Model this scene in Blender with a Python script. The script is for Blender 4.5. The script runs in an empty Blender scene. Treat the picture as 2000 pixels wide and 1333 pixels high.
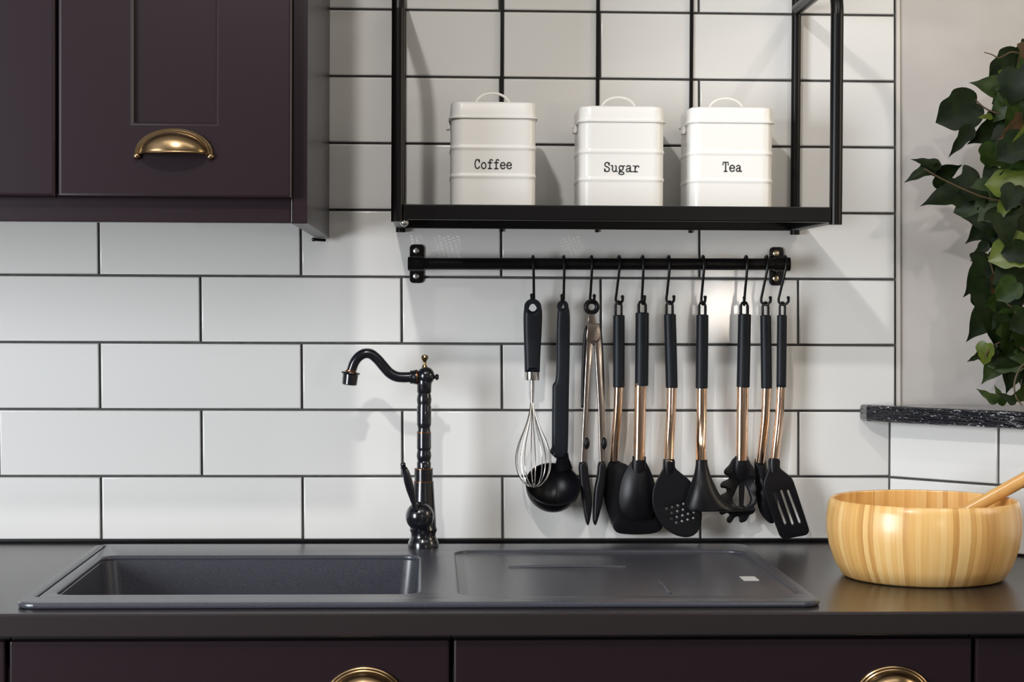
import bpy, bmesh, math, random
from mathutils import Vector, Matrix
random.seed(7)
R2D = math.radians
scene = bpy.context.scene
col = scene.collection

# ------------------------------------------------------------------ camera
FPX = 3675.27                                   # focal length in pixels of the 2000 px wide frame
ZC = 0.9                                        # height of the worktop
CAM = Vector((0.49055, -2.83385, 0.35753 + ZC))
RT = Vector((0.99900343, -0.04438991, 0.00465623))
UP = Vector((-0.00381755, 0.0189596, 0.99981296))
FW = Vector((0.04446989, 0.99883436, -0.01877125))
cam = bpy.data.cameras.new('camera')
cam.sensor_width = 36.0
cam.lens = FPX * 36.0 / 2000.0
cam.clip_start = 0.05
camo = bpy.data.objects.new('camera', cam)
col.objects.link(camo)
camo.matrix_world = Matrix(((RT.x, UP.x, -FW.x, CAM.x), (RT.y, UP.y, -FW.y, CAM.y), (RT.z, UP.z, -FW.z, CAM.z), (0, 0, 0, 1)))
scene.camera = camo

# ------------------------------------------------------------------ light
world = bpy.data.worlds.new('world')
scene.world = world
world.use_nodes = True
world.node_tree.nodes['Background'].inputs[0].default_value = (0.75, 0.8, 0.9, 1)
world.node_tree.nodes['Background'].inputs[1].default_value = 0.3
vs = scene.view_settings
vs.view_transform = 'Standard'
vs.look = 'None'
vs.gamma = 1.0
vs.use_curve_mapping = False
vs.exposure = 0.05

def light(name, kind, loc, target, energy, color, **kw):
    l = bpy.data.lights.new(name, kind)
    l.energy = energy
    l.color = color
    for k, v in kw.items():
        setattr(l, k, v)
    o = bpy.data.objects.new(name, l)
    col.objects.link(o)
    o.location = loc
    o.rotation_euler = (Vector(target) - Vector(loc)).to_track_quat('-Z', 'Y').to_euler()
    return o
light('ceiling_spot', 'SPOT', (0.24, -1.8, 2.37), (0.66, 0, 0.84), 50, (1, 0.96, 0.92), shadow_soft_size=0.03, spot_size=R2D(80), spot_blend=1.0)
light('ceiling_spot', 'SPOT', (1.5, -1.6, 2.4), (1.34, 0, 1.25), 15, (1, 0.93, 0.84), shadow_soft_size=0.02, spot_size=R2D(46), spot_blend=0.8)
light('standing_lamp', 'POINT', (1.31, -2.4, 1.262), (0, 0, 0), 7, (1, 0.92, 0.82), shadow_soft_size=0.036)
light('ceiling_fill', 'AREA', (0.6, -1.5, 2.46), (0.6, -1.5, 0), 7, (1, 0.97, 0.94), shape='RECTANGLE', size=2.0, size_y=0.5)  # added soft fill from overhead, not an actual ceiling fitting
light('window_left', 'AREA', (-1.85, -2.1, 1.3), (0.4, 0.0, 1.0), 156, (0.91, 0.955, 1.0), shape='RECTANGLE', size=1.7, size_y=1.3)
light('window_right', 'AREA', (2.37, -0.78, 1.65), (0.6, -0.62, 1.4), 10, (1.0, 0.84, 0.62), shape='RECTANGLE', size=0.5, size_y=0.9)

# ------------------------------------------------------------------ helpers
def ray(px, py):
    return RT * ((px - 1000) / FPX) - UP * ((py - 666.5) / FPX) + FW
def at(px, py, d):
    r = ray(px, py)
    return CAM + r * ((-d - CAM.y) / r.y)
def atz(px, py, z):
    r = ray(px, py)
    return CAM + r * ((z - CAM.z) / r.z)
def ppm(p):
    return FPX / (Vector(p) - CAM).dot(FW)

MATS = {}
def node(nt, typ, **kw):
    n = nt.nodes.new(typ)
    for k, v in kw.items():
        if isinstance(k, str) and hasattr(n, k):
            setattr(n, k, v)
    return n
def mat(name, base, rough=0.5, metal=0.0, spec=0.5, coat=0.0, coat_rough=0.1, bump=None, vary=None, aniso=0.0):
    """vary=(scale, colour2, stretch) noise mix; bump=(scale, strength, stretch)"""
    m = bpy.data.materials.new(name)
    m.use_nodes = True
    nt = m.node_tree
    b = nt.nodes['Principled BSDF']
    b.inputs['Base Color'].default_value = (*base, 1)
    b.inputs['Roughness'].default_value = rough
    b.inputs['Metallic'].default_value = metal
    b.inputs['Specular IOR Level'].default_value = spec
    b.inputs['Coat Weight'].default_value = coat
    b.inputs['Coat Roughness'].default_value = coat_rough
    b.inputs['Anisotropic'].default_value = aniso
    tc = node(nt, 'ShaderNodeTexCoord')
    def nz(scale, stretch, detail=3):
        mp = node(nt, 'ShaderNodeMapping')
        mp.inputs['Scale'].default_value = stretch
        nt.links.new(tc.outputs['Object'], mp.inputs['Vector'])
        n = node(nt, 'ShaderNodeTexNoise')
        n.inputs['Scale'].default_value = scale
        n.inputs['Detail'].default_value = detail
        nt.links.new(mp.outputs[0], n.inputs['Vector'])
        return n
    if vary:
        n = nz(vary[0], vary[2] if len(vary) > 2 else (1, 1, 1))
        rp = node(nt, 'ShaderNodeValToRGB')
        rp.color_ramp.elements[0].position = 0.35
        rp.color_ramp.elements[1].position = 0.68
        rp.color_ramp.elements[0].color = (*base, 1)
        rp.color_ramp.elements[1].color = (*vary[1], 1)
        nt.links.new(n.outputs[0], rp.inputs[0])
        nt.links.new(rp.outputs[0], b.inputs['Base Color'])
    if bump:
        n = nz(bump[0], bump[2] if len(bump) > 2 else (1, 1, 1), 2)
        bp = node(nt, 'ShaderNodeBump')
        bp.inputs['Strength'].default_value = bump[1]
        bp.inputs['Distance'].default_value = bump[3] if len(bump) > 3 else 0.002
        nt.links.new(n.outputs[0], bp.inputs['Height'])
        nt.links.new(bp.outputs[0], b.inputs['Normal'])
        if coat:
            nt.links.new(bp.outputs[0], b.inputs['Coat Normal'])
    MATS[name] = m
    return m

mat('tile', (0.75, 0.745, 0.73), 0.13, spec=0.5, bump=(22, 0.035))
mat('grout', (0.055, 0.053, 0.052), 0.9, vary=(60, (0.085, 0.082, 0.08)))
mat('plaster', (0.45, 0.425, 0.405), 0.85, vary=(6, (0.53, 0.505, 0.485)), bump=(40, 0.15))
mat('room_wall', (0.34, 0.32, 0.30), 0.9)
mat('ceiling', (0.55, 0.54, 0.52), 0.9)
mat('floor', (0.12, 0.085, 0.06), 0.45, vary=(3, (0.17, 0.12, 0.08), (12, 1, 1)))
mat('trim', (0.6, 0.57, 0.53), 0.5)
mat('cabinet', (0.0155, 0.0088, 0.0118), 0.32, spec=0.27)
mat('carcass', (0.02, 0.016, 0.018), 0.6)
mat('worktop', (0.021, 0.0165, 0.0175), 0.26, spec=0.5, bump=(900, 0.04))
mat('sink', (0.034, 0.036, 0.047), 0.29, spec=0.6, vary=(700, (0.062, 0.065, 0.082)), bump=(800, 0.03))
mat('black_metal', (0.0045, 0.004, 0.0042), 0.32, spec=0.2)
mat('faucet', (0.012, 0.013, 0.018), 0.2, metal=0.35, spec=0.6, coat=0.5, coat_rough=0.12)
mat('faucet_edge', (0.35, 0.14, 0.06), 0.3, metal=1.0)
mat('nylon', (0.004, 0.004, 0.0058), 0.36, spec=0.25)
mat('silicone', (0.0055, 0.008, 0.0125), 0.45, spec=0.24)
mat('copper', (0.74, 0.53, 0.385), 0.15, metal=1.0)
mat('steel', (0.72, 0.7, 0.68), 0.16, metal=1.0)
mat('bronze_steel', (0.42, 0.36, 0.32), 0.22, metal=1.0)
mat('brass', (0.30, 0.205, 0.11), 0.25, metal=1.0)
mat('enamel', (0.86, 0.85, 0.82), 0.32, spec=0.5)
mat('print', (0.03, 0.03, 0.03), 0.7)
mat('screw', (0.75, 0.75, 0.76), 0.3, metal=1.0)
mat('screw_brass', (0.7, 0.6, 0.42), 0.3, metal=1.0)
mat('sill_paint', (0.008, 0.009, 0.014), 0.16, spec=0.7, coat=0.8, coat_rough=0.06, bump=(45, 1.0, (1.0, 1.0, 9), 0.006))
mat('sticker', (0.6, 0.6, 0.58), 0.6)
mat('soil', (0.03, 0.02, 0.012), 0.9)
mat('stem', (0.07, 0.045, 0.02), 0.6)
mat('leaf_dark', (0.0045, 0.0085, 0.003), 0.46, spec=0.13, vary=(3, (0.009, 0.018, 0.004)))
mat('leaf_mid', (0.012, 0.025, 0.005), 0.44, spec=0.18, vary=(3, (0.026, 0.046, 0.008)))
mat('leaf_light', (0.085, 0.115, 0.011), 0.35, spec=0.4, vary=(3, (0.05, 0.075, 0.009)))
mat('leaf_brown', (0.075, 0.035, 0.012), 0.5, spec=0.3, vary=(3, (0.035, 0.022, 0.008)))

def bamboo(name, around):
    m = bpy.data.materials.new(name)
    m.use_nodes = True
    nt = m.node_tree
    b = nt.nodes['Principled BSDF']
    b.inputs['Roughness'].default_value = 0.33
    b.inputs['Coat Weight'].default_value = 0.25
    b.inputs['Coat Roughness'].default_value = 0.2
    tc = node(nt, 'ShaderNodeTexCoord')
    sp = node(nt, 'ShaderNodeSeparateXYZ')
    nt.links.new(tc.outputs['Object'], sp.inputs[0])
    if around:
        a = node(nt, 'ShaderNodeMath', operation='ARCTAN2')
        nt.links.new(sp.outputs[0], a.inputs[0])
        nt.links.new(sp.outputs[1], a.inputs[1])
        src = a.outputs[0]
        k = 16.0
    else:
        src = sp.outputs[1]
        k = 120.0
    mu = node(nt, 'ShaderNodeMath', operation='MULTIPLY')
    nt.links.new(src, mu.inputs[0])
    mu.inputs[1].default_value = k
    fl = node(nt, 'ShaderNodeMath', operation='FLOOR')
    nt.links.new(mu.outputs[0], fl.inputs[0])
    wn = node(nt, 'ShaderNodeTexWhiteNoise', noise_dimensions='1D')
    nt.links.new(fl.outputs[0], wn.inputs['W'])
    cb = node(nt, 'ShaderNodeCombineXYZ')
    m2 = node(nt, 'ShaderNodeMath', operation='MULTIPLY')
    nt.links.new(src, m2.inputs[0])
    m2.inputs[1].default_value = k * 2.2
    nt.links.new(m2.outputs[0], cb.inputs[0])
    m3 = node(nt, 'ShaderNodeMath', operation='MULTIPLY')
    nt.links.new(sp.outputs[2], m3.inputs[0])
    m3.inputs[1].default_value = 9.0
    nt.links.new(m3.outputs[0], cb.inputs[1])
    ns = node(nt, 'ShaderNodeTexNoise')
    ns.inputs['Scale'].default_value = 1.0
    ns.inputs['Detail'].default_value = 4
    nt.links.new(cb.outputs[0], ns.inputs['Vector'])
    mx = node(nt, 'ShaderNodeMath', operation='MULTIPLY_ADD')
    nt.links.new(wn.outputs[0], mx.inputs[0])
    mx.inputs[1].default_value = 0.55
    m4 = node(nt, 'ShaderNodeMath', operation='MULTIPLY')
    nt.links.new(ns.outputs[0], m4.inputs[0])
    m4.inputs[1].default_value = 0.5
    nt.links.new(m4.outputs[0], mx.inputs[2])
    rp = node(nt, 'ShaderNodeValToRGB')
    e = rp.color_ramp.elements
    e[0].position = 0.1
    e[0].color = (0.50, 0.235, 0.06, 1)
    e[1].position = 0.9
    e[1].color = (0.86, 0.60, 0.27, 1)
    q = rp.color_ramp.elements.new(0.5)
    q.color = (0.77, 0.46, 0.155, 1)
    nt.links.new(mx.outputs[0], rp.inputs[0])
    nt.links.new(rp.outputs[0], b.inputs['Base Color'])
    MATS[name] = m
bamboo('bamboo', True)
bamboo('spoon_wood', False)

def finish(bm, ang=0.6):
    bmesh.ops.recalc_face_normals(bm, faces=bm.faces)
    for f in bm.faces:
        f.smooth = True
    for e in bm.edges:
        if len(e.link_faces) != 2:
            continue
        g = e.calc_face_angle(0)
        if g > ang:
            e.smooth = False
        elif g > 0.03:
            # a large flat face next to small bevel faces keeps its own flat shading
            p, q = (f.calc_area() for f in e.link_faces)
            if max(p, q) > 8 * min(p, q):
                e.smooth = False
def link(name, me, m, parent=None, loc=(0, 0, 0)):
    o = bpy.data.objects.new(name, me)
    col.objects.link(o)
    o.location = loc
    if parent:
        o.parent = parent
    if m and not me.materials:
        me.materials.append(MATS[m])
    return o
def obj(name, bm, m, parent=None, loc=(0, 0, 0), ang=0.6, fin=True):
    if fin:
        finish(bm, ang)
    me = bpy.data.meshes.new(name)
    bm.to_mesh(me)
    bm.free()
    return link(name, me, m, parent, loc)
def tag(o, label, cat, group=None):
    o['label'] = label
    o['category'] = cat
    if group:
        o['group'] = group
    return o
def thing(name, label, cat, loc, group=None):
    o = bpy.data.objects.new(name, None)
    o.empty_display_size = 0.05
    col.objects.link(o)
    o.location = loc
    return tag(o, label, cat, group)
def struct(o):
    o['kind'] = 'structure'
    return o

def B():
    return bmesh.new()
def box(bm, x0, x1, y0, y1, z0, z1, bev=0.0, seg=2):
    t = bmesh.new()
    v = [t.verts.new(p) for p in ((x0, y0, z0), (x1, y0, z0), (x1, y1, z0), (x0, y1, z0), (x0, y0, z1), (x1, y0, z1), (x1, y1, z1), (x0, y1, z1))]
    for q in ((0, 3, 2, 1), (4, 5, 6, 7), (0, 1, 5, 4), (1, 2, 6, 5), (2, 3, 7, 6), (3, 0, 4, 7)):
        t.faces.new([v[i] for i in q])
    if bev:
        bmesh.ops.bevel(t, geom=list(t.edges), offset=bev, segments=seg, affect='EDGES', profile=0.5)
    merge(bm, t)
    return bm
def merge(bm, t, M=None):
    if M is not None:
        bmesh.ops.transform(t, matrix=M, verts=t.verts)
    mp = {}
    for v in t.verts:
        mp[v] = bm.verts.new(v.co)
    for f in t.faces:
        try:
            bm.faces.new([mp[v] for v in f.verts])
        except ValueError:
            pass
    t.free()
def cr(pts, k=6, closed=False):
    """Catmull-Rom resampling of a list of tuples"""
    P = [Vector(p) for p in pts]
    n = len(P)
    out = []
    for i in range(n if closed else n - 1):
        p0 = P[(i - 1) % n] if closed or i > 0 else P[0]
        p1 = P[i]
        p2 = P[(i + 1) % n]
        p3 = P[(i + 2) % n] if closed or i + 2 < n else P[-1]
        for j in range(k):
            t = j / k
            out.append(0.5 * (2 * p1 + (p2 - p0) * t + (2 * p0 - 5 * p1 + 4 * p2 - p3) * t * t + (3 * p1 - p0 - 3 * p2 + p3) * t ** 3))
    if not closed:
        out.append(P[-1])
    return out
def sweep(bm, pts, rad, n=14, flat=1.0, closed=False):
    """tube along pts; rad a number or one per point; flat scales the second axis"""
    P = [Vector(p) for p in pts]
    m = len(P)
    if not hasattr(rad, '__len__'):
        rad = [rad] * m
    if len(rad) != m:
        rad = [rad[0] + (rad[-1] - rad[0]) * i / (m - 1) if len(rad) == 2 else rad[min(len(rad) - 1, int(i * len(rad) / m))] for i in range(m)]
    T = []
    for i in range(m):
        a = P[(i - 1) % m] if closed or i > 0 else P[0]
        b = P[(i + 1) % m] if closed or i < m - 1 else P[-1]
        T.append((b - a).normalized())
    ref = Vector((0, 1, 0)) if abs(T[0].y) < 0.9 else Vector((1, 0, 0))
    u = T[0].cross(ref).normalized()
    rings = []
    for i in range(m):
        u = (u - T[i] * u.dot(T[i])).normalized()
        w = T[i].cross(u)
        rings.append([bm.verts.new(P[i] + (u * math.cos(2 * math.pi * j / n) + w * (flat * math.sin(2 * math.pi * j / n))) * rad[i]) for j in range(n)])
    for i in range(m if closed else m - 1):
        a, b = rings[i], rings[(i + 1) % m]
        for j in range(n):
            bm.faces.new((a[j], a[(j + 1) % n], b[(j + 1) % n], b[j]))
    if not closed:
        bm.faces.new(rings[0])
        bm.faces.new(rings[-1][::-1])
    return bm
def lathe(bm, prof, n=32, c=(0, 0, 0), axis='Z'):
    rings = []
    for r, z in prof:
        ring = []
        for j in range(n):
            a = 2 * math.pi * j / n
            x, y = r * math.cos(a), r * math.sin(a)
            p = {'Z': (x, y, z), 'Y': (x, z, y), 'X': (z, x, y)}[axis]
            ring.append(bm.verts.new((p[0] + c[0], p[1] + c[1], p[2] + c[2])))
        rings.append(ring)
    for a, b in zip(rings, rings[1:]):
        for j in range(n):
            bm.faces.new((a[j], a[(j + 1) % n], b[(j + 1) % n], b[j]))
    bm.faces.new(rings[0])
    bm.faces.new(rings[-1])
    return bm
def ball(bm, c, rx, ry=None, rz=None, n=20):
    t = bmesh.new()
    bmesh.ops.create_uvsphere(t, u_segments=n, v_segments=n // 2, radius=1.0)
    merge(bm, t, Matrix.Translation(c) @ Matrix.Diagonal((rx, ry or rx, rz or rx, 1)))
    return bm
def rrect(w, d, r, n=6):
    """rounded rectangle outline centred on 0"""
    out = []
    for cx, cy, a0 in ((w / 2 - r, d / 2 - r, 0), (-w / 2 + r, d / 2 - r, 90), (-w / 2 + r, -d / 2 + r, 180), (w / 2 - r, -d / 2 + r, 270)):
        for k in range(n + 1):
            a = R2D(a0 + 90 * k / n)
            out.append((cx + r * math.cos(a), cy + r * math.sin(a)))
    return out
def loft(bm, rings, cap=True):
    rr = [[bm.verts.new(p) for p in ring] for ring in rings]
    n = len(rr[0])
    for a, b in zip(rr, rr[1:]):
        for j in range(n):
            bm.faces.new((a[j], a[(j + 1) % n], b[(j + 1) % n], b[j]))
    if cap:
        bm.faces.new(rr[0][::-1])
        bm.faces.new(rr[-1])
    return bm
def plate(outer, thick, bev, holes=(), up='Y', smooth=0):
    """flat plate with rounded edges and holes from 2D outlines; up='Y': outline in XZ facing -Y, up='Z': outline in XY"""
    cu = bpy.data.curves.new('c', 'CURVE')
    cu.dimensions = '2D'
    cu.fill_mode = 'BOTH'
    cu.extrude = max(thick / 2 - bev, 0.0)
    cu.bevel_depth = bev
    cu.bevel_resolution = 2
    cu.offset = -bev
    for o in [outer] + list(holes):
        if smooth and len(o) > 4:
            o = [(p.x, p.y) for p in cr([(a, b, 0) for a, b in o], smooth, True)]
        s = cu.splines.new('POLY')
        s.points.add(len(o) - 1)
        for k, (a, b) in enumerate(o):
            s.points[k].co = (a, b, 0, 1)
        s.use_cyclic_u = True
    ob = bpy.data.objects.new('c', cu)
    col.objects.link(ob)
    dg = bpy.context.evaluated_depsgraph_get()
    me = bpy.data.meshes.new_from_object(ob.evaluated_get(dg))
    bpy.data.objects.remove(ob)
    bpy.data.curves.remove(cu)
    bm = bmesh.new()
    bm.from_mesh(me)
    bpy.data.meshes.remove(me)
    bmesh.ops.remove_doubles(bm, verts=bm.verts, dist=1e-6)
    if up == 'Y':
        for v in bm.verts:
            v.co = Vector((v.co.x, -v.co.z, v.co.y))
    return bm
def dish(outer, h, th, yc=0.0, K=7, smooth=4, pw=2.0, c=None):
    """spoon shell from a 2D outline in XZ, domed by h towards -Y (h<0: hollow)"""
    o = [(p.x, p.y) for p in cr([(a, b, 0) for a, b in outer], smooth, True)]
    c = c or (sum(p[0] for p in o) / len(o), sum(p[1] for p in o) / len(o))
    bm = bmesh.new()
    def surf(off):
        rings = []
        for k in range(1, K + 1):
            t = k / K
            rings.append([bm.verts.new((c[0] + (x - c[0]) * t, yc + off - h * (1 - t ** pw), c[1] + (z - c[1]) * t)) for x, z in o])
        cv = bm.verts.new((c[0], yc + off - h, c[1]))
        n = len(o)
        for j in range(n):
            bm.faces.new((cv, rings[0][j], rings[0][(j + 1) % n]))
        for a, b in zip(rings, rings[1:]):
            for j in range(n):
                bm.faces.new((a[j], a[(j + 1) % n], b[(j + 1) % n], b[j]))
        return rings[-1]
    a = surf(-th / 2)
    b = surf(th / 2)
    n = len(o)
    for j in range(n):
        bm.faces.new((a[j], a[(j + 1) % n], b[(j + 1) % n], b[j]))
    return bm

# ================================================================== THE SETTING
SH = 0.0098                                     # tiles were laid very slightly out of plumb
def wx(X, z):
    return X - SH * (z - ZC - 0.40)
XEND = 1.197                                    # right end of the tiled wall
ZTOP = ZC + 1.6
bm = box(B(), -1.9, 2.4, 0.0, 0.12, 0.0, ZTOP)
wall_back = struct(obj('wall_back', bm, 'grout'))
bm = box(B(), XEND + 0.006, 2.4, -0.004, 0.0, ZC + 0.2, ZTOP)
struct(obj('wall_plaster', bm, 'plaster'))
bm = B()
loft(bm, [[(wx(XEND, z) + 0.0035, 0.001, z), (wx(XEND, z) + 0.0085, 0.001, z), (wx(XEND, z) + 0.0085, -0.0075, z), (wx(XEND, z) + 0.0035, -0.0075, z)] for z in (ZC + 0.205, ZTOP)])
struct(obj('trim_1', bm, 'trim'))
def tile(parent, c4, th=0.005, bev=0.0013, O=Vector((0, 0, 0)), U=Vector((1, 0, 0)), N=Vector((0, -1, 0))):
    """one glazed tile from four (u, z) corners"""
    cu = sum(p[0] for p in c4) / 4
    cz = sum(p[1] for p in c4) / 4
    bm = bmesh.new()
    def ring(ins, h):
        out = []
        for u, z in c4:
            uu = u - math.copysign(ins, u - cu)
            zz = z - math.copysign(ins, z - cz)
            out.append(bm.verts.new(U * (uu - cu) + N * h + Vector((0, 0, zz - cz))))
        return out
    rs = [ring(0, -0.0005), ring(0, th - bev), ring(bev * 0.35, th - bev * 0.35), ring(bev * 1.4, th)]
    for a, b in zip(rs, rs[1:]):
        for j in range(4):
            bm.faces.new((a[j], a[(j + 1) % 4], b[(j + 1) % 4], b[j]))
    bm.faces.new(rs[-1])
    bm.faces.new(rs[0][::-1])
    # tiny lay-tilt so that each glaze catches the light on its own
    o = obj('tile', bm, 'tile', parent, O + U * cu + Vector((0, 0, cz)), ang=0.9)
    o.rotation_euler = (random.uniform(-.0022, .0022), 0, random.uniform(-.0016, .0016))
    return o
G = 0.0018                                      # half grout joint
for r in range(-2, 9):                          # row r lies between row lines r-1 and r
    z1 = ZC + 0.1 * (9 - r) - G
    z0 = ZC + 0.1 * (8 - r) + G
    if r == 8:
        z0 = ZC + 0.006
    odd = r % 2
    k = -4
    while True:
        a = 0.3 * k + (0.15 if odd else 0.0)
        k += 1
        b = a + 0.3
        if a > XEND - 0.01:
            break
        end = XEND if z0 > ZC + 0.19 else XEND - 0.008
        bb = min(b, end + G)
        lo = max(z0, ZC)
        tile(wall_back, [(wx(a + G, lo), lo), (wx(bb - G, lo), lo), (wx(bb - G, z1), z1), (wx(a + G, z1), z1)])
# splayed half wall under the sill
XC = 1.190
D45 = Vector((0.70711, -0.70711, 0))
N45 = Vector((-0.70711, -0.70711, 0))
ZS0, ZS1 = ZC + 0.1855, ZC + 0.2105
bm = B()
loft(bm, [[(XC, -0.006, z), (XC + 0.60, -0.606, z), (2.4, -0.606, z), (2.4, -0.006, z)] for z in (ZC + 0.0005, ZS0)])
wall_splay = struct(obj('wall_splay', bm, 'grout'))
O45 = Vector((XC, -0.006, 0))
rows45 = [(ZC + 0.003, ZC + 0.1 - G), (ZC + 0.1 + G, ZS0 - 0.002)]
for i, (z0, z1) in enumerate(rows45):
    cuts = [0.004, 0.185, 0.485, 0.785, 0.845] if i else [0.004, 0.335, 0.635, 0.845]
    for a, b in zip(cuts, cuts[1:]):
        tile(wall_splay, [(a + G, z0), (b - G, z0), (b - G, z1), (a + G, z1)], O=O45, U=D45, N=N45)
# room around the camera
struct(obj('floor', box(B(), -2.0, 2.6, -4.4, 0.0, -0.05, 0.0), 'floor'))
struct(obj('ceiling', box(B(), -2.0, 2.6, -4.4, 0.12, ZTOP, ZTOP + 0.05), 'ceiling'))
struct(obj('wall_left', box(B(), -2.0, -1.9, -4.4, 0.12, 0, ZTOP), 'room_wall'))
struct(obj('wall_right', box(B(), 2.4, 2.5, -4.4, 0.12, 0, ZTOP), 'room_wall'))
struct(obj('wall_rear', box(B(), -2.0, 2.6, -4.5, -4.4, 0, ZTOP), 'room_wall'))

# ================================================================== WORKTOP, SINK
YF = -0.652                                     # front edge of the worktop
SY0, SY1 = -0.621, -0.075                       # sink rim
SX0 = (at(31, 1178, 0.62).x + at(186, 1066, 0.075).x) / 2
SX1 = (at(1608, 1180, 0.62).x + at(1456, 1066, 0.075).x) / 2
BX0, BX1, BY0, BY1 = 0.042, 0.479, -0.556, -0.203       # sink bowl
def rr_at(x0, x1, y0, y1, r, n=6):
    return [(x + (x0 + x1) / 2, y + (y0 + y1) / 2) for x, y in rrect(x1 - x0, y1 - y0, r, n)]
TH = 0.028
wt = plate([(-1.85, YF), (2.38, YF), (2.38, -0.0065), (-1.85, -0.0065)], TH, 0.003, [rr_at(SX0 + 0.012, SX1 - 0.012, SY0 + 0.012, SY1 - 0.012, 0.01)], up='Z')
o = obj('worktop', wt, 'worktop', None, (0, 0, ZC - TH / 2), ang=0.5)
tag(o, 'dark grey-brown laminate worktop running along the tiled wall', 'worktop')
bm = box(B(), -1.85, 1.18, -0.0065, -0.0008, TH / 2 + 0.0003, TH / 2 + 0.0058, 0.001)
obj('sealant_bead', bm, 'nylon', o)
sk = thing('sink', 'dark slate composite sink with one bowl and a drainboard', 'sink', ((SX0 + SX1) / 2, (SY0 + SY1) / 2, ZC))
def sl(pts):
    cx, cy = (SX0 + SX1) / 2, (SY0 + SY1) / 2
    return [(x - cx, y - cy) for x, y in pts]
RIM = 0.0075
DX0, DX1, DY0, DY1 = 0.530, 0.942, -0.574, -0.150        # drainer recess
bm = plate(sl(rr_at(SX0, SX1, SY0, SY1, 0.022)), RIM, 0.0035, [sl(rr_at(BX0, BX1, BY0, BY1, 0.022)), sl(rr_at(DX0, DX1, DY0, DY1, 0.03)), sl(rr_at(SX0 + 0.014, SX0 + 0.0165, SY0 + 0.05, SY1 - 0.02, 0.0012, 2))], up='Z')
bmesh.ops.translate(bm, verts=bm.verts, vec=(0, 0, RIM / 2))
obj('rim', bm, 'sink', sk, ang=0.5)
bm = B()
rings = []
for ins, z, r in ((-0.003, 0.0035, 0.024), (0.0, 0.0005, 0.022), (0.002, -0.02, 0.022), (0.012, -0.165, 0.03), (0.03, -0.185, 0.04), (0.12, -0.19, 0.05)):
    rings.append([(x, y, z) for x, y in sl(rr_at(BX0 + ins, BX1 - ins, BY0 + ins, BY1 - ins, r))])
rings += [[(x, y, z - 0.006) for x, y, z in rg] for rg in []]
loft(bm, rings, cap=False)
bm.faces.new([bm.verts.new(p) for p in rings[-1]])
bmesh.ops.remove_doubles(bm, verts=bm.verts, dist=1e-5)
bowl = obj('bowl', bm, 'sink', sk)
bm = lathe(B(), [(0.045, 0), (0.045, 0.002), (0.038, 0.003), (0.03, 0.0005), (0.0, 0.0005)][:4], 24, ((BX0 + BX1) / 2 - (SX0 + SX1) / 2, (BY0 + BY1) / 2 - (SY0 + SY1) / 2, -0.19))
obj('drain', bm, 'steel', sk)
bm = B()
rings = []
for ins, z, r in ((-0.004, 0.0055, 0.034), (0.0, 0.0045, 0.03), (0.006, 0.0032, 0.026), (0.012, 0.0028, 0.02)):
    rings.append([(x, y, z) for x, y in sl(rr_at(DX0 + ins, DX1 - ins, DY0 + ins, DY1 - ins, r))])
loft(bm, rings, cap=False)
bm.faces.new([bm.verts.new(p) for p in rings[-1]])
bmesh.ops.remove_doubles(bm, verts=bm.verts, dist=1e-5)
obj('drainer', bm, 'sink', sk)
cx, cy = (SX0 + SX1) / 2, (SY0 + SY1) / 2
for (xa, ya, xb, yb) in ((0.79, -0.53, 0.79, -0.43), (0.60, -0.295, 0.76, -0.29)):
    bm = sweep(B(), cr([(xa - cx, ya - cy, 0.0026), ((xa + xb) / 2 - cx, (ya + yb) / 2 - cy, 0.0042), (xb - cx, yb - cy, 0.0026)], 5), 0.0022, 8)
    obj('drainer_ridge', bm, 'sink', sk)
bm = box(B(), 0.90 - cx, 0.92 - cx, -0.420 - cy, -0.385 - cy, 0.0025, 0.0034)
obj('sticker', bm, 'sticker', sk)['label'] = 'small pale square sticker'

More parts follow.
